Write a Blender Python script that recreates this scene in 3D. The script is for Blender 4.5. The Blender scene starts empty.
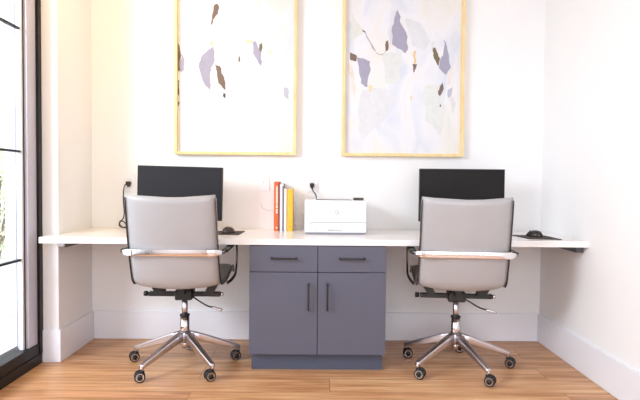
import bpy, bmesh, math, random
from mathutils import Vector, Matrix
random.seed(7)
PI = math.pi
SC = bpy.context.scene
C = SC.collection

# ---------------------------------------------------------------- camera
cam = bpy.data.cameras.new('camera'); co = bpy.data.objects.new('camera', cam); C.objects.link(co)
_r = Vector((0.99992693, -0.00809478, 0.00897789)); _u = Vector((-0.00870576, 0.03304853, 0.99941583)); _f = Vector((0.00838676, 0.99942097, -0.03297564))
M3 = Matrix((_r, _u, -_f)).transposed()
co.matrix_world = Matrix.Translation((-0.08345, -3.77922, 1.0714)) @ M3.to_4x4()
cam.sensor_width = 36; cam.lens = 562.9 * 36 / 640; cam.clip_start = 0.05; cam.clip_end = 100
SC.camera = co
# ---------------------------------------------------------------- world, lights, exposure
SC.view_settings.view_transform = 'Standard'; SC.view_settings.look = 'None'
SC.view_settings.gamma = 1.0; SC.view_settings.use_curve_mapping = False
SC.view_settings.exposure = 0.12
w = bpy.data.worlds.new('sky'); SC.world = w; w.use_nodes = True
bg = w.node_tree.nodes['Background']; bg.inputs[0].default_value = (0.93, 0.96, 1.0, 1); bg.inputs[1].default_value = 2.3
def area(name, loc, target, sx, sy, power, col, spread=PI):
    l = bpy.data.lights.new(name, 'AREA'); l.shape = 'RECTANGLE'; l.size = sx; l.size_y = sy; l.energy = power; l.color = col; l.spread = spread
    o = bpy.data.objects.new(name, l); C.objects.link(o); o.location = loc
    o.rotation_euler = (Vector(target) - Vector(loc)).to_track_quat('-Z', 'Y').to_euler(); return o
area('daylight_through_window', (-3.7, -3.9, 2.7), (0.3, 0.0, 1.0), 1.2, 1.2, 165, (0.88, 0.94, 1.04))
area('warm_ceiling_light', (-1.05, -0.95, 2.92), (-1.5, -0.15, 1.3), .5, .4, 7, (1.0, 0.60, 0.06), math.radians(110))
area('rear_fill_light', (0.3, -5.6, 1.5), (0.1, 0, 0.6), 2.8, 2.2, 80, (0.89, 0.94, 1.03))  # added fill behind the camera, set low to lighten under the desk

# ---------------------------------------------------------------- materials
def lin(c): return tuple(((v/255)/12.92 if v/255 <= .04045 else ((v/255+.055)/1.055)**2.4) for v in c)
def mat(name, rgb, rough=.5, metal=0.0, coat=0.0, spec=.5, noise=None, bump=None):
    m = bpy.data.materials.new(name); m.use_nodes = True; nt = m.node_tree; b = nt.nodes['Principled BSDF']
    c = lin(rgb); b.inputs['Base Color'].default_value = (*c, 1); b.inputs['Roughness'].default_value = rough
    b.inputs['Metallic'].default_value = metal; b.inputs['Coat Weight'].default_value = coat; b.inputs['Specular IOR Level'].default_value = spec
    tc = nt.nodes.new('ShaderNodeTexCoord')
    if noise:
        s, amt = noise
        n = nt.nodes.new('ShaderNodeTexNoise'); n.inputs['Scale'].default_value = s; n.inputs['Detail'].default_value = 4
        nt.links.new(tc.outputs['Object'], n.inputs['Vector'])
        r = nt.nodes.new('ShaderNodeValToRGB')
        r.color_ramp.elements[0].position = .3; r.color_ramp.elements[1].position = .7
        r.color_ramp.elements[0].color = (*[v*(1-amt) for v in c], 1); r.color_ramp.elements[1].color = (*[min(1, v*(1+amt)) for v in c], 1)
        nt.links.new(n.outputs['Fac'], r.inputs['Fac']); nt.links.new(r.outputs['Color'], b.inputs['Base Color'])
    if bump:
        s, st, d = bump
        n = nt.nodes.new('ShaderNodeTexNoise'); n.inputs['Scale'].default_value = s; n.inputs['Detail'].default_value = 3
        nt.links.new(tc.outputs['Object'], n.inputs['Vector'])
        bp = nt.nodes.new('ShaderNodeBump'); bp.inputs['Strength'].default_value = st; bp.inputs['Distance'].default_value = d
        nt.links.new(n.outputs['Fac'], bp.inputs['Height']); nt.links.new(bp.outputs['Normal'], b.inputs['Normal'])
    return m
M = {}
M['wall'] = mat('painted_drywall', (241, 240, 240), .75, noise=(3, .01), bump=(180, .08, .001))
M['trim'] = mat('trim_paint', (238, 238, 244), .35)
M['ceiling'] = mat('ceiling_paint', (240, 236, 230), .8)
M['black_frame'] = mat('black_aluminium', (20, 18, 20), .4, spec=.3)
M['stile'] = mat('black_aluminium_sheen', (196, 194, 208), .35, .2)  # black stile coloured pale: bright reflection and haze put into the base colour
M['bead'] = mat('glazing_bead', (225, 225, 232), .4)
M['quartz'] = mat('white_quartz', (244, 241, 240), .22, noise=(6, .015))
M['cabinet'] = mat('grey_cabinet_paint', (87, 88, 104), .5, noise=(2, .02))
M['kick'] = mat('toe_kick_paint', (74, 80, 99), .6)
M['gap'] = mat('cabinet_box', (70, 68, 80), .7)
M['black'] = mat('black_powder_coat', (18, 18, 19), .4)
M['plastic'] = mat('black_plastic', (26, 25, 27), .45)
M['screen'] = mat('screen_glass', (26, 25, 31), .5, spec=.25)
M['screen2'] = mat('screen_glass_warm', (20, 18, 18), .5, spec=.25)
M['leather'] = mat('light_grey_leather', (170, 168, 170), .36, noise=(5, .015), bump=(260, .12, .001))
M['seat_side'] = mat('shaded_seat_leather', (150, 150, 142), .45, bump=(260, .12, .001))  # grey leather darkened towards green, the seat side's shadow put into its colour
M['chrome'] = mat('polished_aluminium', (232, 230, 232), .12, 1.0)
M['chrome_dull'] = mat('cast_aluminium', (212, 206, 210), .3, 1.0)
M['chrome_dark'] = mat('dark_chrome', (104, 98, 96), .25, 1.0)
M['rubber'] = mat('caster_rubber', (24, 24, 26), .5)
M['printer'] = mat('printer_white', (238, 238, 242), .4)
M['printer_line'] = mat('printer_seam', (150, 150, 158), .6)
M['printer_mark'] = mat('printer_grey_print', (150, 148, 154), .5)
M['panel'] = mat('control_panel_dark', (62, 60, 48), .35)
M['plate'] = mat('wall_plate_white', (238, 236, 238), .4)
M['plate_dot'] = mat('wall_plate_slot', (205, 203, 206), .4)
M['cord'] = mat('black_cord', (38, 34, 22), .5)
M['white_cord'] = mat('white_cord', (215, 215, 218), .5)
M['orange'] = mat('orange_cover', (226, 98, 38), .5, noise=(25, .12))
M['orange2'] = mat('dark_orange_cover', (150, 66, 40), .5)
M['greybook'] = mat('pale_grey_cover', (218, 220, 236), .5)
M['darkbook'] = mat('dark_grey_cover', (120, 112, 120), .5)
M['whitebook'] = mat('white_cover', (246, 244, 238), .5)
M['yellow'] = mat('yellow_cover', (248, 186, 52), .5, noise=(25, .08))
M['pages'] = mat('paper_pages', (240, 234, 220), .8)
M['ink'] = mat('spine_print_white', (250, 226, 206), .6)
M['inkdark'] = mat('spine_print_dark', (120, 70, 30), .6)
M['bracket'] = mat('steel_bracket', (92, 90, 98), .4, .4)
M['bracket_light'] = mat('bracket_end_cap', (205, 203, 210), .4)
M['pad'] = mat('mouse_pad_cloth', (66, 58, 50), .85, noise=(60, .1))
M['mouse'] = mat('mouse_plastic', (50, 42, 42), .22)
M['trunk'] = mat('bark', (120, 100, 80), .8)
M['patio'] = mat('patio_concrete', (214, 212, 212), .8, noise=(3, .05))
M['stucco'] = mat('exterior_stucco', (196, 196, 204), .85, bump=(60, .2, .003))
for k, v in dict(brown=(134, 112, 98), lav=(178, 174, 196), pale=(222, 224, 228), dark=(92, 74, 62), olive=(128, 114, 84), white=(246, 246, 247), lav2=(205, 206, 220),
                 pale2=(236, 240, 240), pale3=(238, 242, 238), yellow=(250, 232, 182), yellow2=(247, 243, 214), pale4=(230, 233, 240), line=(196, 190, 190), orange=(250, 212, 150),
                 green=(230, 232, 218), green2=(228, 234, 230), green3=(232, 238, 234), peach=(248, 228, 208)).items():
    if k[:4] in ('pale', 'gree', 'peac'): v = tuple(u*.5+248*.5 for u in v)
    M['art_'+k] = mat('paint_'+k, tuple(u*.90 for u in v), .7, noise=(30, .04))
# canvas: soft white washes
m = mat('canvas_washes', (248, 246, 248), .75); M['canvas'] = m
nt = m.node_tree; b = nt.nodes['Principled BSDF']; tc = nt.nodes.new('ShaderNodeTexCoord'); mp = nt.nodes.new('ShaderNodeMapping'); mp.inputs['Scale'].default_value = (3.2, 1, 1.6)
n = nt.nodes.new('ShaderNodeTexNoise'); n.inputs['Scale'].default_value = 1.6; n.inputs['Detail'].default_value = 5; n.inputs['Distortion'].default_value = .8
r = nt.nodes.new('ShaderNodeValToRGB'); e = r.color_ramp.elements
e[0].position = .32; e[0].color = (*lin((208, 213, 224)), 1); e[1].position = .5; e[1].color = (*lin((226, 226, 230)), 1)
x = e.new(.66); x.color = (*lin((226, 223, 218)), 1); x = e.new(.8); x.color = (*lin((212, 218, 216)), 1)
nt.links.new(tc.outputs['Object'], mp.inputs[0]); nt.links.new(mp.outputs[0], n.inputs['Vector']); nt.links.new(n.outputs['Fac'], r.inputs[0]); nt.links.new(r.outputs[0], b.inputs['Base Color'])
# light wood frame with grain
def wood(name, c1, c2, scale, rough=.45):
    m = mat(name, c1, rough); nt = m.node_tree; b = nt.nodes['Principled BSDF']
    tc = nt.nodes.new('ShaderNodeTexCoord'); mp = nt.nodes.new('ShaderNodeMapping'); mp.inputs['Scale'].default_value = scale
    n = nt.nodes.new('ShaderNodeTexNoise'); n.inputs['Scale'].default_value = 4; n.inputs['Detail'].default_value = 6
    r = nt.nodes.new('ShaderNodeValToRGB'); r.color_ramp.elements[0].position = .3; r.color_ramp.elements[1].position = .7
    r.color_ramp.elements[0].color = (*lin(c1), 1); r.color_ramp.elements[1].color = (*lin(c2), 1)
    nt.links.new(tc.outputs['Object'], mp.inputs[0]); nt.links.new(mp.outputs[0], n.inputs['Vector']); nt.links.new(n.outputs['Fac'], r.inputs[0]); nt.links.new(r.outputs[0], b.inputs['Base Color'])
    return m
M['frame_wood'] = wood('pale_maple', (232, 196, 132), (246, 220, 164), (8, 8, 2))
# floor: wide oak planks running left to right
m = mat('oak_planks', (176, 132, 96), .34, spec=.32); M['floor'] = m
nt = m.node_tree; N = nt.nodes; L = nt.links; b = N['Principled BSDF']
tc = N.new('ShaderNodeTexCoord')
br = N.new('ShaderNodeTexBrick'); br.inputs['Scale'].default_value = 1; br.inputs['Brick Width'].default_value = 1.9; br.inputs['Row Height'].default_value = .19
br.inputs['Mortar Size'].default_value = .0016; br.inputs['Mortar Smooth'].default_value = .3; br.offset = .37
br.inputs['Color1'].default_value = (.25, .25, .25, 1); br.inputs['Color2'].default_value = (.75, .75, .75, 1); br.inputs['Mortar'].default_value = (.5, .5, .5, 1)
L.new(tc.outputs['Object'], br.inputs['Vector'])
add = N.new('ShaderNodeVectorMath'); add.operation = 'MULTIPLY_ADD'; add.inputs[1].default_value = (13, 7, 3); L.new(br.outputs['Color'], add.inputs[0]); L.new(tc.outputs['Object'], add.inputs[2])
mp = N.new('ShaderNodeMapping'); mp.inputs['Scale'].default_value = (1.3, 16, 1); L.new(add.outputs[0], mp.inputs[0])
n1 = N.new('ShaderNodeTexNoise'); n1.inputs['Scale'].default_value = 1.8; n1.inputs['Detail'].default_value = 8; n1.inputs['Distortion'].default_value = .5; L.new(mp.outputs[0], n1.inputs['Vector'])
ramp = N.new('ShaderNodeValToRGB'); e = ramp.color_ramp.elements; e[0].position = .3; e[0].color = (*lin((172, 116, 72)), 1); e[1].position = .72; e[1].color = (*lin((232, 180, 134)), 1)
L.new(n1.outputs['Fac'], ramp.inputs[0])
mix = N.new('ShaderNodeMix'); mix.data_type = 'RGBA'; mix.blend_type = 'OVERLAY'; mix.inputs[0].default_value = .3; L.new(ramp.outputs[0], mix.inputs[6]); L.new(br.outputs['Color'], mix.inputs[7])
dk = N.new('ShaderNodeMix'); dk.data_type = 'RGBA'; dk.blend_type = 'MIX'; L.new(br.outputs['Fac'], dk.inputs[0]); L.new(mix.outputs[2], dk.inputs[6]); dk.inputs[7].default_value = (*lin((120, 84, 58)), 1)
# knots
mk = N.new('ShaderNodeMapping'); mk.inputs['Scale'].default_value = (1.5, 4.5, 1); L.new(tc.outputs['Object'], mk.inputs[0])
vo = N.new('ShaderNodeTexVoronoi'); vo.inputs['Scale'].default_value = 1.1; L.new(mk.outputs[0], vo.inputs['Vector'])
kr = N.new('ShaderNodeValToRGB'); kr.color_ramp.elements[0].position = .02; kr.color_ramp.elements[0].color = (.7, .7, .7, 1); kr.color_ramp.elements[1].position = .07; kr.color_ramp.elements[1].color = (0, 0, 0, 1)
L.new(vo.outputs['Distance'], kr.inputs[0])
k2 = N.new('ShaderNodeMix'); k2.data_type = 'RGBA'; L.new(kr.outputs[0], k2.inputs[0]); L.new(dk.outputs[2], k2.inputs[6]); k2.inputs[7].default_value = (*lin((112, 74, 48)), 1)
L.new(k2.outputs[2], b.inputs['Base Color'])
bp = N.new('ShaderNodeBump'); bp.inputs['Strength'].default_value = .12; bp.inputs['Distance'].default_value = .002; L.new(n1.outputs['Fac'], bp.inputs['Height']); L.new(bp.outputs[0], b.inputs['Normal'])
# window glass: transparent with a fresnel reflection
m = bpy.data.materials.new('window_glass'); m.use_nodes = True; nt = m.node_tree; N = nt.nodes; L = nt.links; N.remove(N['Principled BSDF'])
t = N.new('ShaderNodeBsdfTransparent'); t.inputs[0].default_value = (.97, .98, .98, 1); g = N.new('ShaderNodeBsdfGlossy'); g.inputs['Roughness'].default_value = .02
fw = N.new('ShaderNodeLayerWeight'); fw.inputs[0].default_value = .5; fr = N.new('ShaderNodeMath'); fr.operation = 'POWER'; fr.inputs[1].default_value = 4; L.new(fw.outputs['Facing'], fr.inputs[0]); mx = N.new('ShaderNodeMixShader'); L.new(fr.outputs[0], mx.inputs[0]); L.new(t.outputs[0], mx.inputs[1]); L.new(g.outputs[0], mx.inputs[2]); L.new(mx.outputs[0], N['Material Output'].inputs[0])
M['glass'] = m
# hedge leaves
m = mat('hedge_leaf', (206, 214, 184), .5, noise=(9, .2)); M['leaf'] = m

# ---------------------------------------------------------------- mesh helpers
class MB:
    def __init__(s): s.bm = bmesh.new(); s.mats = []
    def mi(s, m):
        if m not in s.mats: s.mats.append(m)
        return s.mats.index(m)
    def _merge(s, b2, m, T=None, smooth=False):
        k = s.mi(m)
        if T is not None: b2.transform(T)
        bmesh.ops.recalc_face_normals(b2, faces=b2.faces)
        for f in b2.faces: f.material_index = k; f.smooth = smooth
        me = bpy.data.meshes.new('t'); b2.to_mesh(me); b2.free(); s.bm.from_mesh(me); bpy.data.meshes.remove(me); return s
    def box(s, x0, x1, y0, y1, z0, z1, m, bev=0.0, seg=2, T=None):
        b2 = bmesh.new(); bmesh.ops.create_cube(b2, size=1)
        for v in b2.verts: v.co = Vector(((x0+x1)/2+v.co.x*(x1-x0), (y0+y1)/2+v.co.y*(y1-y0), (z0+z1)/2+v.co.z*(z1-z0)))
        if bev: bmesh.ops.bevel(b2, geom=b2.edges[:], offset=bev, segments=seg, affect='EDGES', profile=.5)
        return s._merge(b2, m, T, False)
    def prism(s, pts, a, c, m, axis='z', bev=0.0, T=None):
        """polygon (2-D) extruded from a to c along axis"""
        b2 = bmesh.new()
        f = {'z': lambda p, h: (p[0], p[1], h), 'y': lambda p, h: (p[0], h, p[1]), 'x': lambda p, h: (h, p[0], p[1])}[axis]
        lo = [b2.verts.new(f(p, a)) for p in pts]; hi = [b2.verts.new(f(p, c)) for p in pts]; n = len(pts)
        b2.faces.new(lo); b2.faces.new(hi[::-1])
        for i in range(n): b2.faces.new((lo[i], lo[(i+1) % n], hi[(i+1) % n], hi[i]))
        if bev: bmesh.ops.bevel(b2, geom=b2.edges[:], offset=bev, segments=2, affect='EDGES', profile=.5)
        return s._merge(b2, m, T, False)
    def lathe(s, prof, m, n=24, T=None, smooth=True):
        """(radius, z) profile around z"""
        b2 = bmesh.new(); rings = []
        for r_, z in prof: rings.append([b2.verts.new((max(r_, 1e-5)*math.cos(2*PI*i/n), max(r_, 1e-5)*math.sin(2*PI*i/n), z)) for i in range(n)])
        for a, c in zip(rings, rings[1:]):
            for i in range(n): b2.faces.new((a[i], a[(i+1) % n], c[(i+1) % n], c[i]))
        b2.faces.new(rings[0][::-1]); b2.faces.new(rings[-1])
        return s._merge(b2, m, T, smooth)
    def sweep(s, path, sec, m, smooth=True, up=Vector((0, 0, 1)), T=None):
        """sec(t) -> list of (a, b) offsets on the side and up axes"""
        b2 = bmesh.new(); P = [Vector(p) for p in path]; rings = []; N = len(P)
        for i, p in enumerate(P):
            t = (P[min(i+1, N-1)]-P[max(i-1, 0)]).normalized(); sd = t.cross(up)
            if sd.length < .05: sd = t.cross(Vector((0, 1, 0)))
            sd.normalize(); nn = sd.cross(t)
            rings.append([b2.verts.new(p+sd*a+nn*c) for a, c in sec(i/(N-1))])
        k = len(rings[0])
        for a, c in zip(rings, rings[1:]):
            for i in range(k): b2.faces.new((a[i], a[(i+1) % k], c[(i+1) % k], c[i]))
        b2.faces.new(rings[0][::-1]); b2.faces.new(rings[-1])
        return s._merge(b2, m, T, smooth)
    def tube(s, path, r_, m, n=10, T=None, up=Vector((0, 0, 1))):
        return s.sweep(path, lambda t: [(r_*math.cos(2*PI*i/n), r_*math.sin(2*PI*i/n)) for i in range(n)], m, True, up, T)
    def build(s, name, parent=None, loc=None, autosmooth=True):
        me = bpy.data.meshes.new(name)
        s.bm.to_mesh(me); s.bm.free()
        for m in s.mats: me.materials.append(m)
        o = bpy.data.objects.new(name, me); C.objects.link(o)
        if parent: o.parent = parent
        if loc: o.location = loc
        return o
def crom(pts, k=6):
    P = [Vector(p) for p in pts]; Q = [2*P[0]-P[1]]+P+[2*P[-1]-P[-2]]; out = []
    for i in range(1, len(Q)-2):
        for j in range(k):
            t = j/k; a, b_, c, d = Q[i-1], Q[i], Q[i+1], Q[i+2]
            out.append(.5*((2*b_)+(c-a)*t+(2*a-5*b_+4*c-d)*t*t+(3*b_-a-3*c+d)*t**3))
    out.append(P[-1]); return out
def rrect(a, c, r_, k=3):
    out = []
    for cx, cy, s0 in ((a-r_, c-r_, 0), (-a+r_, c-r_, 90), (-a+r_, -c+r_, 180), (a-r_, -c+r_, 270)):
        for i in range(k+1):
            an = math.radians(s0+90*i/k); out.append((cx+r_*math.cos(an), cy+r_*math.sin(an)))
    return out
def tag(o, label=None, cat=None, group=None, kind=None):
    if label: o['label'] = label
    if cat: o['category'] = cat
    if group: o['group'] = group
    if kind: o['kind'] = kind
    return o
def thing(name, label, cat, loc=(0, 0, 0), rz=0, group=None):
    o = bpy.data.objects.new(name, None); o.empty_display_size = .1; C.objects.link(o); o.location = loc; o.rotation_euler = (0, 0, rz)
    return tag(o, label, cat, group)
def copy_tree(o, parent=None):
    c = o.copy(); C.objects.link(c); c.parent = parent
    for ch in list(o.children): copy_tree(ch, c)
    return c
def struct(name, mb): return tag(mb.build(name), kind='structure')
def RZ(a): return Matrix.Rotation(a, 4, 'Z')
def TR(*v): return Matrix.Translation(v)

# ================================================================ setting
XL, XR, H = -1.578, 1.443, 2.95
YW = -0.497; WX = -1.662; YR = -6.4; WT = 2.6; WE = -3.5       # pillar face, window wall plane, rear wall, window top, window near end
q = MB().box(WX-.14, XR+.12, YR-.1, .12, -.06, 0, M['floor']); struct('floor', q)
q = MB().box(WX-.14, XR+.12, YR-.1, .12, H, H+.08, M['ceiling']); struct('ceiling', q)
q = MB().box(WX-.14, XR+.12, 0, .12, 0, H, M['wall']); struct('wall_back', q)
q = MB().box(XR, XR+.12, YR, 0, 0, H, M['wall']); struct('wall_right', q)
q = MB().box(WX-.14, XR+.12, YR-.1, YR, 0, H, M['wall']); struct('wall_rear', q)
q = MB().box(WX-.14, XL, YW, 0, 0, H, M['wall'], .004).box(WX-.14, WX, WE, YW, WT, H, M['wall']).box(WX-.14, WX, YR, WE, 0, H, M['wall']); struct('wall_left', q)
hb, tb = .19, .015
def base(name, *runs):
    q = MB()
    for (x0, x1, y0, y1) in runs: q.box(x0, x1, y0, y1, .001, hb, M['trim'], .003)
    struct(name, q)
base('baseboard_back', (XL+tb, XR-tb, -tb, 0))
base('baseboard_right', (XR-tb, XR, YR, 0))
q = MB().prism([(XL, -tb), (XL, YW), (WX-.005, YW), (WX-.005, YW-tb), (XL+tb, YW-tb), (XL+tb, -tb)], .001, hb, M['trim'], bev=.002); struct('baseboard_left', q)
# window: tall black framed glass door wall
q = MB()
q.box(WX-.13, -1.668, WE+.04, YW-.018, 0, .057, M['black_frame'], .003)                 # threshold
q.box(WX-.12, WX-.012, WE+.04, YW-.038, .057, .118, M['black_frame'], .003)              # bottom rail
q.box(WX-.14, -1.668, YW-.04, YW-.0015, 0.057, WT, M['black_frame'], .002)                 # jamb
q.box(WX-.14, -1.668, WE+.002, WE+.04, 0.057, WT, M['black_frame'], .002)
q.box(WX-.14, -1.668, WE+.04, YW-.04, WT-.06, WT-.0015, M['black_frame'], .002)
q.box(WX-.085, WX-.02, -.635, YW-.04, .118, WT-.06, M['stile'], .003)                     # stile
q.box(WX-.12, WX-.02, -2.12, -2.02, .118, WT-.06, M['black_frame'], .003)
q.box(WX-.12, WX-.02, WE+.04, WE+.12, .118, WT-.06, M['black_frame'], .003)
q.box(WX-.060, WX-.038, -.645, -.635, .118, WT-.06, M['black_frame'])
q.box(WX-.060, WX-.040, -.662, -.645, .118, WT-.06, M['bead'])
for z in (.622, 1.222, 1.893): q.box(WX-.062, WX-.045, WE+.1, -.645, z-.006, z+.006, M['black_frame'])
struct('window_1', q)
q = MB().box(WX-.066, WX-.060, WE+.1, -.645, .118, WT-.06, M['glass']); struct('window_glass', q)
# outside
q = MB().box(-9, WX-.15, -7, 8, -.12, -.04, M['patio']); struct('patio', q)
q = MB().box(-2.60, -2.50, .80, .90, -.04, 3.1, M['stucco'], .006).box(-2.62, -2.48, .78, .92, -.04, .06, M['stucco'], .006)
tag(q.build('glass_band_post'), 'pale stucco post added outside to make the grey band in the glass', 'post')  # post added only to draw the grey upright band in the door glass
def hedge(loc, n, label):
    t = thing('hedge_shrub', label, 'shrub', loc, 0, 'shrubs outside the window')
    q = MB(); k = q.mi(M['leaf'])
    for i in range(n):
        a = random.uniform(0, 2*PI); h = random.random(); rr = .62*math.sqrt(random.random())*(1-.35*h*h)
        p = Vector((rr*math.cos(a), rr*math.sin(a), .15+1.35*h)); d = Vector((random.gauss(0, 1), random.gauss(0, 1), random.gauss(.3, .8))).normalized()
        s = d.cross(Vector((random.random(), random.random(), .2))).normalized(); l = random.uniform(.05, .09)
        vs = [q.bm.verts.new(p+v) for v in (Vector((0, 0, 0)), d*l*.5+s*l*.28, d*l, d*l*.5-s*l*.28)]; f = q.bm.faces.new(vs); f.material_index = k
    q.build('foliage', t)
    q = MB()
    for i in range(5):
        a = i*1.26; q.tube(crom([(0.05*math.cos(a), .05*math.sin(a), -.04+.0), (.16*math.cos(a), .16*math.sin(a), .4), (.3*math.cos(a+.3), .3*math.sin(a+.3), 1.1)]), .016, M['trunk'], 6)
    q.build('stem', t)
hedge((-4.5, 4.0, 0), 1500, 'pale leafy shrub outside, the farther one from the window glass')
hedge((-3.75, 2.5, 0), 1500, 'pale leafy shrub outside, the nearer one behind the added post')

# ================================================================ desk
q = MB().prism([(-1.610, -.666), (1.4425, -.666), (1.4425, -.0005), (-1.5775, -.0005), (-1.5775, -.4995), (-1.610, -.4995)], .716, .75, M['quartz'], bev=.002)
tag(q.build('desk_top'), 'long white quartz worktop spanning the alcove wall to wall', 'desk')
# brackets under the two ends
def cleat(x0, x1, sgn, label):
    t = thing('support_bracket', label, 'bracket', ((x0+x1)/2, -.35, .715), 0, 'brackets under the worktop ends')
    hw = (x1-x0)/2
    q = MB().box(-hw, hw, -.245, .30, -.006, 0.0008, M['bracket'], .001)
    q.box(hw-.006 if sgn < 0 else -hw, hw, -.245, .30, -.030 if sgn < 0 else -.034, -.004, M['bracket'], .001).build('angle_iron', t)
    q = MB().box(-hw+.001, hw-.001, -.262, -.245, -.022 if sgn < 0 else -.034, -.0005, M['bracket_light'] if sgn < 0 else M['bracket'], .002); q.build('end_cap', t)
cleat(-1.537, -1.494, -1, 'small grey steel bracket under the left end of the white worktop')
cleat(XR-.046, XR-.003, 1, 'dark grey steel bracket under the right end of the white worktop')

# ================================================================ cabinet
cb = thing('base_cabinet', 'slate grey base cabinet with two drawers over two doors and black bar pulls', 'cabinet', (-.066, -.35, 0))
W2 = .381; fy = -.3106   # front face y local
q = MB().box(-W2, W2, fy+.02, .34, .101, .7155, M['gap']); 
q.build('carcass', cb)
for s in (-1, 1): MB().box(min(s*(W2+.0005), s*(W2-.016)), max(s*(W2+.0005), s*(W2-.016)), fy+.0205, .34, .1005, .7156, M['cabinet']).build('side_panel', cb)
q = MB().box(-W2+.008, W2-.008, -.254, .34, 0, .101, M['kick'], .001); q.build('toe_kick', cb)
def pull(parent, cx, cz, L_, vert):
    q = MB(); y = fy-.028
    if vert:
        q.box(cx-.005, cx+.005, y-.005, y+.005, cz-L_/2, cz+L_/2, M['black'], .001)
        for s in (-1, 1): q.box(cx-.005, cx+.005, y, fy+.002, cz+s*(L_/2-.006)-.005, cz+s*(L_/2-.006)+.005, M['black'])
    else:
        q.box(cx-L_/2, cx+L_/2, y-.005, y+.005, cz-.005, cz+.005, M['black'], .001)
        for s in (-1, 1): q.box(cx+s*(L_/2-.006)-.005, cx+s*(L_/2-.006)+.005, y, fy+.002, cz-.005, cz+.005, M['black'])
    q.build('handle', parent)
g = .0018
for s in (-1, 1):
    x0, x1 = (-W2, -g) if s < 0 else (g, W2)
    d = MB().box(x0, x1, fy, fy+.02, .567, .712, M['cabinet'], .0012).build('drawer', cb); pull(d, -.187 if s < 0 else .190, .643, .146, False)
    d = MB().box(x0, x1, fy, fy+.02, .102, .5635, M['cabinet'], .0012).build('door', cb); pull(d, -.050 if s < 0 else .055, .430, .15, True)

# ================================================================ artworks
def artwork(label, cx, polys, h=1.14):
    t = thing('framed_artwork', label, 'artwork', (cx, 0, 1.243), 0, 'framed abstracts over the worktop')
    wd = .403; fw = .019; dp = .047
    q = MB().box(-wd, wd, -dp, -.001, 0, fw, M['frame_wood'], .001).box(-wd, wd, -dp, -.001, h-fw, h, M['frame_wood'], .001)
    q.box(-wd, -wd+fw, -dp, -.001, fw, h-fw, M['frame_wood'], .001).box(wd-fw, wd, -dp, -.001, fw, h-fw, M['frame_wood'], .001); q.build('frame', t)
    q = MB().box(-wd+fw-.001, wd-fw+.001, -.020, -.002, fw-.001, h-fw+.001, M['canvas'])
    cl = wd-fw
    for i, (n_, P) in enumerate(polys):
        P = [(max(-cl, min(cl, a)), c) for a, c in P]
        # loosen the outline into small ragged brush edges
        R_ = []
        for j, (a, c) in enumerate(P):
            a2, c2 = P[(j+1) % len(P)]; R_.append((a, c)); ln = math.hypot(a2-a, c2-c)
            for k in (1/3, 2/3):
                if ln > .02: R_.append((max(-cl, min(cl, a+(a2-a)*k+random.uniform(-.12, .12)*ln*.7)), c+(c2-c)*k+random.uniform(-.12, .12)*ln*.7))
        lay = 0 if n_.startswith(('pale', 'green', 'peach')) else 1
        q.prism(R_, -.0199, -.0206-.0004*i/len(polys)-.0006*lay, M['art_'+n_], axis='y')
    q.build('canvas', t)
    return t
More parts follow.
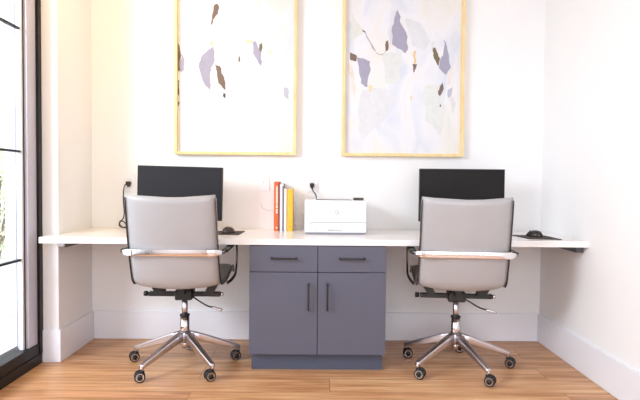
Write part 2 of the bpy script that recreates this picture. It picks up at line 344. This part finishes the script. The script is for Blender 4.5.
ART1=[
  ('brown',[(-0.127, 0.997), (-0.114, 0.977), (-0.121, 0.931), (-0.14, 0.905), (-0.167, 0.852), (-0.16, 0.898), (-0.154, 0.937), (-0.147, 0.983)]),
  ('lav',[(-0.148, 0.715), (-0.144, 0.663), (-0.146, 0.61), (-0.166, 0.557), (-0.172, 0.511), (-0.172, 0.426), (-0.199, 0.452), (-0.225, 0.504), (-0.247, 0.576), (-0.232, 0.642), (-0.189, 0.688)]),
  ('pale',[(-0.14, 0.709), (-0.117, 0.663), (-0.12, 0.597), (-0.141, 0.61)]),
  ('brown',[(-0.14, 0.597), (-0.106, 0.584), (-0.086, 0.525), (-0.07, 0.479), (-0.07, 0.427), (-0.116, 0.472), (-0.126, 0.545)]),
  ('dark',[(-0.083, 0.413), (-0.067, 0.4), (-0.073, 0.374), (-0.086, 0.387)]),
  ('lav',[(0.108, 0.744), (0.131, 0.751), (0.164, 0.679), (0.165, 0.581), (0.141, 0.626), (0.111, 0.672)]),
  ('olive',[(0.154, 0.731), (0.171, 0.741), (0.164, 0.653)]),
  ('olive',[(0.016, 0.645), (0.026, 0.658), (0.026, 0.618), (0.016, 0.612)]),
  ('brown',[(-0.383, 0.752), (-0.371, 0.686), (-0.366, 0.555), (-0.383, 0.548)]),
  ('lav',[(-0.369, 0.686), (-0.341, 0.621), (-0.344, 0.555), (-0.366, 0.539)]),
  ('dark',[(-0.383, 0.489), (-0.376, 0.489), (-0.377, 0.391), (-0.382, 0.39)]),
  ('dark',[(-0.382, 0.351), (-0.375, 0.344), (-0.38, 0.318), (-0.382, 0.318)]),
  ('pale',[(0.159, 0.429), (0.212, 0.456), (0.213, 0.271), (0.166, 0.284), (0.12, 0.31), (0.146, 0.376)]),
  ('pale',[(0.179, 0.482), (0.212, 0.509), (0.238, 0.476), (0.212, 0.436), (0.185, 0.442)]),
  ('white',[(0.198, 0.482), (0.218, 0.489), (0.222, 0.463), (0.205, 0.456)]),
  ('pale',[(0.318, 0.444), (0.338, 0.457), (0.351, 0.418), (0.352, 0.358), (0.332, 0.378)]),
  ('lav2',[(0.315, 0.45), (0.347, 0.444), (0.347, 0.371), (0.325, 0.384)]),
  ('pale',[(-0.344, 0.43), (-0.311, 0.457), (-0.311, 0.418), (-0.331, 0.384), (-0.344, 0.391)]),
  ('pale2',[(-0.219, 0.865), (-0.18, 0.865), (-0.166, 0.748), (-0.186, 0.741), (-0.213, 0.8)]),
  ('yellow',[(-0.173, 0.741), (-0.153, 0.754), (-0.153, 0.722), (-0.166, 0.715)]),
  ('yellow',[(0.058, 0.757), (0.111, 0.757), (0.104, 0.737), (0.078, 0.737)]),
  ('yellow2',[(0.21, 0.693), (0.244, 0.7), (0.237, 0.66), (0.217, 0.66)]),
  ('pale2',[(-0.075, 0.951), (0.025, 0.887), (0.045, 0.724), (-0.0, 0.526), (-0.054, 0.624), (-0.068, 0.821)]),
  ('pale3',[(0.17, 0.889), (0.342, 0.852), (0.343, 0.707), (0.224, 0.719), (0.17, 0.784)]),
  ('pale3',[(-0.305, 0.523), (-0.258, 0.464), (-0.205, 0.386), (-0.185, 0.293), (-0.265, 0.279), (-0.311, 0.358)]),
]
ART2=[
  ('pale4',[(-0.085, 0.951), (-0.039, 0.978), (-0.058, 0.899), (-0.077, 0.8), (-0.089, 0.734), (-0.104, 0.833)]),
  ('lav',[(-0.043, 0.971), (-0.029, 0.938), (-0.021, 0.88), (0.016, 0.821), (0.031, 0.723), (0.014, 0.683), (-0.022, 0.709), (-0.076, 0.741), (-0.08, 0.833), (-0.065, 0.899), (-0.052, 0.951)]),
  ('brown',[(-0.352, 0.685), (-0.307, 0.66), (-0.313, 0.627), (-0.35, 0.633)]),
  ('lav',[(-0.307, 0.653), (-0.267, 0.647), (-0.221, 0.628), (-0.22, 0.555), (-0.235, 0.456), (-0.279, 0.482), (-0.293, 0.568)]),
  ('brown',[(-0.116, 0.76), (-0.103, 0.767), (-0.102, 0.701), (-0.118, 0.695)]),
  ('dark',[(-0.276, 0.837), (-0.256, 0.824), (-0.249, 0.811), (-0.269, 0.821)]),
  ('line',[(-0.181, 0.687), (-0.155, 0.674), (-0.135, 0.678), (-0.115, 0.698), (-0.113, 0.695), (-0.135, 0.672), (-0.155, 0.669), (-0.181, 0.682)]),
  ('line',[(-0.256, 0.818), (-0.229, 0.772), (-0.182, 0.694), (-0.185, 0.691), (-0.233, 0.766), (-0.26, 0.818)]),
  ('orange',[(0.069, 0.697), (0.084, 0.703), (0.088, 0.624), (0.072, 0.611)]),
  ('brown',[(0.062, 0.611), (0.092, 0.611), (0.086, 0.585), (0.069, 0.555)]),
  ('pale',[(0.189, 0.757), (0.209, 0.764), (0.204, 0.705), (0.231, 0.652), (0.218, 0.626), (0.197, 0.672)]),
  ('lav',[(0.267, 0.778), (0.293, 0.706), (0.318, 0.594), (0.305, 0.574), (0.286, 0.544), (0.237, 0.59), (0.251, 0.659), (0.264, 0.672)]),
  ('olive',[(0.197, 0.718), (0.21, 0.724), (0.231, 0.679), (0.244, 0.646), (0.232, 0.6), (0.204, 0.652), (0.194, 0.705)]),
  ('brown',[(0.263, 0.494), (0.272, 0.455), (0.248, 0.402), (0.235, 0.415), (0.247, 0.468)]),
  ('lav2',[(0.298, 0.442), (0.331, 0.462), (0.322, 0.402), (0.302, 0.389)]),
  ('pale',[(0.308, 0.389), (0.335, 0.402), (0.356, 0.35), (0.337, 0.283), (0.322, 0.349)]),
  ('green',[(-0.343, 0.948), (-0.31, 0.883), (-0.256, 0.824), (-0.341, 0.764), (-0.352, 0.83)]),
  ('pale',[(-0.369, 0.889), (-0.339, 0.883), (-0.341, 0.764), (-0.364, 0.738)]),
  ('green2',[(-0.148, 0.675), (-0.082, 0.688), (-0.015, 0.683), (-0.013, 0.505), (-0.072, 0.478), (-0.119, 0.49)]),
  ('yellow',[(-0.229, 0.469), (-0.202, 0.47), (-0.211, 0.423), (-0.222, 0.43)]),
  ('peach',[(0.302, 0.574), (0.319, 0.581), (0.314, 0.475), (0.297, 0.481)]),
  ('dark',[(0.247, 0.349), (0.256, 0.345), (0.253, 0.329), (0.247, 0.332)]),
  ('yellow',[(0.052, 0.4), (0.065, 0.406), (0.059, 0.373), (0.051, 0.373)]),
  ('peach',[(-0.339, 0.501), (-0.366, 0.62), (-0.34, 0.593), (-0.311, 0.449), (-0.324, 0.369)]),
  ('pale4',[(0.008, 0.913), (0.108, 0.888), (0.176, 0.77), (0.144, 0.704), (0.057, 0.736), (0.029, 0.834)]),
  ('pale4',[(-0.271, 0.436), (-0.119, 0.451), (-0.052, 0.405), (-0.149, 0.205), (-0.268, 0.105), (-0.297, 0.303)]),
  ('green3',[(0.147, 0.467), (0.227, 0.481), (0.29, 0.309), (0.252, 0.143), (0.151, 0.242)]),
]
artwork('framed abstract on the left, pale wash with brown and lavender strokes', -.6155, ART1)
artwork('framed abstract on the right, pale wash with large lavender patches', .492, ART2)

# ================================================================ monitors
def monitor(label, loc, rz, roll, scr):
    t = thing('computer_monitor', label, 'monitor', loc, rz, 'monitors on the worktop')
    T = Matrix.Translation((0, 0, .24)) @ Matrix.Rotation(roll, 4, 'Y') @ Matrix.Translation((0, 0, -.24))
    MB().box(-.268, .268, -.012, .012, .075, .407, M['plastic'], .003, T=T).build('bezel', t)
    MB().box(-.264, .264, -.0135, -.011, .083, .402, scr, T=T).build('screen', t)
    MB().box(-.15, .15, .010, .035, .14, .34, M['plastic'], .008, T=T).build('rear_housing', t)
    MB().box(-.03, .03, .034, .05, .008, .26, M['plastic'], .004).build('stand_neck', t)
    MB().box(-.12, .12, -.07, .10, 0, .009, M['plastic'], .003).build('stand_foot', t)
    return t
monitor('dark computer monitor on the left, power cord beside it', (-.928, -.26, .7502), math.radians(-3), math.radians(1.2), M['screen'])
monitor('near-black computer monitor on the right, behind the right-hand chair', (.835, -.25, .7502), 0, 0, M['screen2'])

# ================================================================ printer
pr = thing('laser_printer', 'white laser printer on the worktop between the two monitors', 'printer', (.040, -.385, .7502))
q = MB().box(-.187, .187, 0, .30, .012, .2080, M['printer'], .006, 3)
q.box(-.18, .18, .01, .29, 0, .014, M['printer_line'])
q.box(-.115, .098, .012, .024, .2070, .2115, M['panel'], .001).box(-.118, -.100, .010, .026, .2070, .2135, M['panel'], .001)
q.box(-.110, .095, .035, .20, .2075, .2084, M['panel']); q.build('housing', pr)
MB().box(-.184, .184, -.0035, .004, .075, .205, M['printer'], .002).build('front_door', pr)
q = MB().box(-.184, .184, -.0035, .004, .014, .0715, M['printer'], .002).box(-.116, -.114, -.0042, -.003, .018, .046, M['printer_line']); tr = q.build('paper_tray', pr)
q = MB().box(-.15, .184, -.0006, .004, .0712, .0752, M['printer_line'])
q.box(-.156, -.150, -.0044, -.003, .067, .072, M['panel']); q.build('seam', pr)
q = MB()   # small illegible grey model lettering
x = -.045
while x < .040:
    wd = random.choice((.003, .005, .006)); q.box(x, x+wd, -.0042, -.003, .024, .024+random.choice((.006, .0075)), M['printer_mark']); x += wd+.0014
q.build('lettering', pr)
q = MB(); q.lathe([(.0135, -.0002), (.0135, .0006), (.0105, .0006), (.0105, -.0002)], M['printer_mark'], 32, T=TR(.008, -.0036, .134) @ Matrix.Rotation(PI/2, 4, 'X'), smooth=False)
lg = q.build('logo', pr)
f = bpy.data.curves.new('logo_letters', 'FONT'); f.body = 'hp'; f.size = .017; f.shear = .3; f.extrude = .0003; f.align_x = 'CENTER'
fo = bpy.data.objects.new('tmp', f); C.objects.link(fo); bpy.context.view_layer.update()
me = bpy.data.meshes.new_from_object(fo.evaluated_get(bpy.context.evaluated_depsgraph_get())); bpy.data.objects.remove(fo)
me.transform(Matrix.Rotation(PI/2, 4, 'X')); me.materials.clear(); me.materials.append(M['printer_mark'])
lt = bpy.data.objects.new('logo_letters', me); C.objects.link(lt); lt.parent = lg; lt.location = (.008, -.0037, .130)
q = MB().box(.108, .170, .010, .065, .2080, .2245, M['panel'], .003).box(.114, .140, .0092, .0105, .2120, .2205, M['black']); q.build('control_panel', pr)
# rings for the logo were closed by lathe caps; letters sit proud of them

# ================================================================ books
def book(x0, x1, h, dpt, y0, mc, label, side=None, marks=None, name='book'):
    w_ = x1-x0; t = thing(name, label, 'book', ((x0+x1)/2, y0, .7502), 0, 'upright books on the worktop')
    q = MB().box(-w_/2, w_/2, 0, .003, 0, h, mc, .0008).box(-w_/2, -w_/2+.002, 0, dpt, 0, h, mc).box(w_/2-.002, w_/2, 0, dpt, 0, h, side or mc)
    if side: q.box(w_/2-.010, w_/2, -.0006, .003, .0005, h-.012, side)
    q.build('cover', t)
    MB().box(-w_/2+.002, w_/2-.002, .003, dpt-.004, .003, h-.004, M['pages']).build('pages', t)
    if marks: marks(t, w_, h)
def om(t, w_, h):
    q = MB(); z = h-.03
    while z > .118:
        l = random.choice((.008, .011, .014)); q.box(-.004, .006, -.0016, .0005, z-l, z, M['ink']); z -= l+random.choice((.002, .002, .006))
    q.build('spine_lettering', t)
    q = MB(); q.lathe([(.0001, 0), (.0055, 0), (.0055, .001), (.0001, .001)], M['ink'], 16, T=TR(0, 0, .021) @ Matrix.Rotation(PI/2, 4, 'X')); q.build('spine_emblem', t)
def ym(t, w_, h):
    q = MB(); q.lathe([(.0001, 0), (.004, 0), (.004, .001), (.0001, .001)], M['inkdark'], 12, T=TR(.002, 0, .028) @ Matrix.Rotation(PI/2, 4, 'X')); q.build('spine_emblem', t)
book(-.348, -.3135, .318, .155, -.170, M['orange'], 'tallest book, orange with a white title down the spine', M['orange2'], om)
book(-.3115, -.2850, .303, .155, -.168, M['greybook'], 'pale grey book beside the tall orange book', M['darkbook'])
book(-.2835, -.2665, .273, .155, -.170, M['whitebook'], 'thin white book between the grey and the yellow book')
book(-.2650, -.2270, .271, .150, -.172, M['yellow'], 'golden yellow book at the printer end of the row', None, ym)

# ================================================================ wall plates and cords
def plate(name, cx, cz, label, cat, kind, w_=.082):
    t = thing(name, label, cat, (cx, 0, cz))
    MB().box(-w_/2, w_/2, -.006, -.0002, -.06, .06, M['plate'], .002).build('cover_plate', t)
    if kind == 'switch':
        MB().box(-.017, .017, -.0075, -.005, -.033, .033, M['plate'], .001).box(-.004, .004, -.012, -.007, -.006, .004, M['plate_dot'], .001).build('rocker', t)
    else:
        q = MB()
        for z in (-.02, .02): q.box(-.017, .017, -.0075, -.005, z-.014, z+.014, M['plate'], .003).box(-.008, -.006, -.0082, -.007, z-.004, z+.005, M['plate_dot']).box(.006, .008, -.0082, -.007, z-.004, z+.005, M['plate_dot'])
        q.build('receptacle', t)
plate('light_switch', -.431, 1.065, 'white switch plate on the wall left of the books', 'switch', 'switch')
plate('wall_outlet', -.104, 1.058, 'white wall outlet above the printer with a black plug in it', 'outlet', 'o', .075)
plate('wall_outlet', -1.328, 1.056, 'white wall outlet left of the left-hand monitor with a plug in it', 'outlet', 'o', .075)
def cord(label, plug, path, r_=.0038):
    t = thing('power_cord', label, 'cord', plug, 0, None)
    P = [Vector(p)-Vector(plug) for p in path]
    q = MB().box(-.015, .015, -.030, 0, -.013, .012, M['cord'], .005).box(-.009, .009, -.020, -.004, -.024, -.010, M['cord'], .003); q.build('plug', t)
    MB().tube(crom(P, 8), r_, M['cord'], 8).build('cable', t)
cord('black power cord dropping from the outlet behind the printer', (-.106, -.0085, 1.048), [(-.106, -.030, 1.035), (-.10, -.038, 1.01), (-.082, -.045, .985), (-.076, -.055, .955), (-.078, -.06, .90), (-.06, -.07, .86)])
cord('black power cord curling down beside the left-hand monitor', (-1.328, -.0085, 1.048),
     [(-1.328, -.025, 1.04), (-1.345, -.04, 1.035), (-1.352, -.045, 1.0), (-1.352, -.05, .93), (-1.345, -.055, .86), (-1.35, -.06, .815), (-1.37, -.065, .795), (-1.372, -.07, .77), (-1.35, -.075, .758), (-1.325, -.08, .765), (-1.33, -.085, .79), (-1.352, -.09, .80), (-1.36, -.10, .78), (-1.33, -.11, .760), (-1.27, -.12, .756), (-1.18, -.15, .755)])
q = MB().tube(crom([(-.445, -.012, .92), (-.44, -.02, .895), (-.41, -.03, .88), (-.37, -.04, .877), (-.352, -.05, .88), (-.33, -.007, .885)], 8), .0018, M['white_cord'], 6)
tag(q.build('thin_cable'), 'thin pale cable looping along the wall behind the books', 'cable')
q = MB().tube(crom([(-.145, -.12, .86), (-.175, -.11, .865), (-.205, -.10, .84), (-.212, -.10, .80), (-.195, -.11, .765), (-.16, -.12, .7525), (-.14, -.12, .7525)], 8), .0022, M['white_cord'], 6)
tag(q.build('looped_cable'), 'thin looped cable between the yellow book and the printer', 'cable')

# ================================================================ mouse pads and mice
def pad(label, pts):
    cx = sum(p[0] for p in pts)/4; cy = sum(p[1] for p in pts)/4
    q = MB().prism([(p[0]-cx, p[1]-cy) for p in pts], 0, .004, M['pad'], bev=.001); o = q.build('mouse_pad', None, (cx, cy, .7502)); tag(o, label, 'mouse pad', 'mouse pads on the worktop')
pad('dark mouse pad behind the left-hand chair', [(-.80, -.46), (-.535, -.46), (-.527, -.22), (-.80, -.225)])
pad('dark mouse pad set askew at the right end of the worktop', [(1.125, -.34), (1.155, -.560), (1.325, -.59), (1.318, -.33)])
def mouse(label, loc, rz):
    t = thing('computer_mouse', label, 'mouse', loc, rz, 'computer mice on the worktop')
    b2 = bmesh.new(); bmesh.ops.create_uvsphere(b2, u_segments=24, v_segments=16, radius=1)
    for v in b2.verts:
        x, y, z = v.co; z = max(z, -.12)
        v.co = Vector((x*.031*(1-.12*y), y*.054, (z+.12)*.034*(1-.18*y)))
    MB()._merge(b2, M['mouse'], None, True).build('body', t)
    MB().box(-.003, .003, .018, .036, .026, .0335, M['rubber'], .002).build('scroll_wheel', t)
mouse('dark computer mouse on the left-hand pad', (-.607, -.36, .7545), math.radians(-25))
mouse('dark computer mouse on the right-hand pad', (1.225, -.44, .7545), math.radians(35))

# ================================================================ office chairs
def office_chair(label, loc, rz, star, spins):
    t = thing('office_chair', label, 'chair', loc, rz, 'office chairs at the worktop')
    # sling profile (y, z) from the top of the back to the front of the seat
    back = crom([(0, -.327, .998), (0, -.310, .91), (0, -.283, .79), (0, -.252, .68), (0, -.219, .585), (0, -.197, .538), (0, -.167, .514)], 5)
    seat = crom([(0, -.163, .512), (0, -.10, .505), (0, 0, .507), (0, .10, .520), (0, .19, .538), (0, .235, .545), (0, .258, .530), (0, .264, .508)], 5)
    def panel(path, w0, w1, th, m, sag, name, bow=0.0):
        b2 = bmesh.new(); rings = []; N_ = len(path); nu = 17
        for i, p in enumerate(path):
            tt = (path[min(i+1, N_-1)]-path[max(i-1, 0)]).normalized(); nn = Vector((1, 0, 0)).cross(tt).normalized()   # towards the sitter / up
            s = i/(N_-1); w_ = w0+(w1-w0)*s; edge = min(1, min(s, 1-s)*N_/1.6+.30)
            row = []
            for sd in (1, -1):
                for j in range(nu):
                    u = -1+2*j/(nu-1); u = u*sd
                    r_ = (1-abs(u)**8)**.5 if abs(u) < 1 else 0
                    d = Vector((u*w_, 0, 0))+p+nn*(sd*th*max(.12, r_)*edge) - nn*(sag*(1-u*u))
                    if bow: d += Vector((0, 0, bow*(u*u-1)*max(0, 1-s*5)))
                    row.append(b2.verts.new(d))
            rings.append(row)
        k = len(rings[0])
        for a, c in zip(rings, rings[1:]):
            for i in range(k): b2.faces.new((a[i], a[(i+1) % k], c[(i+1) % k], c[i]))
        b2.faces.new(rings[0][::-1]); b2.faces.new(rings[-1])
        return MB()._merge(b2, m, None, True).build(name, t)
    panel(back, .232, .236, .017, M['leather'], .028, 'backrest', .010)
    panel(seat, .236, .246, .017, M['seat_side'], .004, 'seat')
    # polished side rails following the sling edge
    rail = back[1:-1]+seat
    for s in (-1, 1):
        P = [p+Vector((s*(.2335+.011*(i/len(rail))), 0, 0)) for i, p in enumerate(rail)]
        MB().sweep(P, lambda u: rrect(.011, .0024, .002), M['chrome_dark'], True, Vector((1, 0, 0))).build('side_rail', t)
    # broad polished band across the rear, its ends turning into the arms
    zb = .694
    band = [Vector((x_, -.309+.035*max(0, (abs(x_)-.20)/.07)**2, zb)) for x_ in [-.272+.544*i/24 for i in range(25)]]
    def bs(u):
        e_ = min(u, 1-u)*2; k = min(1, .30+e_*4.5); return rrect(.004+.006*k, .0185*k, .004*k+.0003)
    MB().sweep(band, bs, M['chrome'], True).build('back_band', t)
    for s in (-1, 1):
        a = thing('armrest', None, None); del_ = a; a.parent = t
        x_ = s*.267
        P = crom([(x_, -.275, zb), (x_, -.17, zb+.003), (x_, 0, zb+.004), (x_, .16, zb+.003), (x_, .212, zb-.010), (x_, .228, zb-.05), (x_, .223, .60), (x_, .208, .55), (x_, .155, .508), (x_-s*.012, .08, .487), (x_-s*.024, .01, .482)], 5)
        MB().sweep(P, lambda u: rrect(.009, .0055, .004), M['chrome_dark'], True, Vector((1, 0, 0))).build('arm_loop', a)
        MB().sweep(crom([(x_, -.245, zb+.003), (x_, -.04, zb+.007), (x_, .15, zb+.0065)], 6), lambda u: rrect(.018, .008, .006), M['plastic'], True).build('arm_pad', a)
    # under-seat mechanism
    q = MB().box(-.205, .205, -.02, .02, .406, .430, M['black'], .003)
    for s in (-1, 1): q.prism([(s*.205, .496), (s*.150, .496), (s*.118, .428), (s*.165, .428)][::s], -.03, .05, M['black'], axis='y')
    q.box(-.018, .018, -.09, .14, .428, .494, M['black'], .004)
    q.build('seat_beam', t)
    q = MB().box(-.048, .048, -.045, .06, .388, .446, M['plastic'], .007).box(-.03, .03, -.05, .02, .434, .454, M['plastic'], .004); q.build('tilt_housing', t)
    q = MB().lathe([(.0001, -.012), (.013, -.012), (.015, -.008), (.015, .008), (.010, .012), (.0001, .012)], M['plastic'], 14, T=TR(-.222, 0, .418) @ Matrix.Rotation(PI/2, 4, 'Y'))
    q.build('tension_knob', t)
    MB().lathe([(.0001, -.008), (.010, -.008), (.010, .008), (.0001, .008)], M['chrome'], 14, T=TR(.213, 0, .418) @ Matrix.Rotation(PI/2, 4, 'Y')).build('end_cap', t)
    lv = MB().tube(crom([(.045, -.01, .405), (.08, -.02, .385), (.13, -.03, .358), (.175, -.035, .346)], 5), .0045, M['plastic'], 8).build('height_lever', t)
    MB().sweep([(.165, -.034, .349), (.185, -.036, .343), (.212, -.038, .336), (.222, -.038, .333)], lambda u: rrect(.010-.003*abs(u-.5), .006, .004), M['chrome_dull'], True).build('lever_paddle', lv)
    # column
    MB().lathe([(.0001, .28), (.0165, .28), (.0165, .395), (.0001, .395)], M['chrome_dull'], 20).build('gas_lift', t)
    q = MB().lathe([(.0001, .16), (.027, .16), (.0255, .292), (.0001, .292)], M['chrome'], 24).lathe([(.0001, .292), (.0285, .292), (.0285, .300), (.018, .304), (.0001, .304)], M['plastic'], 24)
    q.build('column_sleeve', t)
    q = MB().lathe([(.0001, .145), (.030, .142), (.037, .152), (.038, .195), (.029, .208), (.0001, .210)], M['chrome_dull'], 28).lathe([(.0001, .105), (.017, .105), (.017, .146), (.0001, .146)], M['chrome_dull'], 20)
    q.build('hub', t)
    for k in range(5):
        an = math.radians(star+72*k)-rz; T = RZ(an)
        path = [(.018, 0, .178), (.08, 0, .162), (.15, 0, .138), (.22, 0, .113), (.28, 0, .092), (.312, 0, .082), (.322, 0, .080)]
        def ls(u): return [(a_*1.0, c_) for a_, c_ in rrect(.020-.007*u, .026-.017*u, .006)]
        lg = MB().sweep(path, ls, M['chrome_dull'], True, T=T).lathe([(.0001, .056), (.0105, .056), (.0105, .082), (.0001, .082)], M['chrome_dull'], 14, T=T @ TR(.312, 0, 0)).build('leg', t)
        p = T @ Vector((.312, 0, 0)); sp = spins[k]-rz
        # caster: two wheels either side of a hooded fork, wheel axis along the local x
        TT = TR(p.x, p.y, 0) @ RZ(sp)
        q = MB()
        for s in (-1, 1):
            W = TT @ TR(s*.0155, .012, .0295) @ Matrix.Rotation(s*PI/2, 4, 'Y')
            q.lathe([(.0001, -.011), (.026, -.011), (.0285, -.008), (.0290, 0), (.0285, .005), (.026, .0085), (.0205, .0095), (.0205, .0085), (.0001, .0075)], M['rubber'], 28, T=W)
            q.lathe([(.0208, .0082), (.0208, .0102), (.0180, .0102), (.0180, .0070)], M['chrome'], 28, T=W, smooth=False)
            q.lathe([(.0001, .0085), (.011, .0085), (.013, .0105), (.0001, .0115)], M['plastic'], 20, T=W)
        q.box(-.004, .004, -.006, .034, .022, .058, M['rubber'], .003, T=TT)
        q.lathe([(.0001, .046), (.0125, .046), (.0125, .058), (.0001, .058)], M['rubber'], 14, T=TT)
        q.build('caster', lg)
    return t
office_chair('light grey leather office chair with polished base at the left end of the worktop', (-.830, -.550, 0), 0, 22, [math.radians(v) for v in (112, 100, 116, 110, 118)])
office_chair('light grey leather office chair with polished base at the right end of the worktop', (.735, -.550, 0), math.radians(-5.5), 1, [math.radians(v) for v in (-118, -100, -95, -116, -120)])
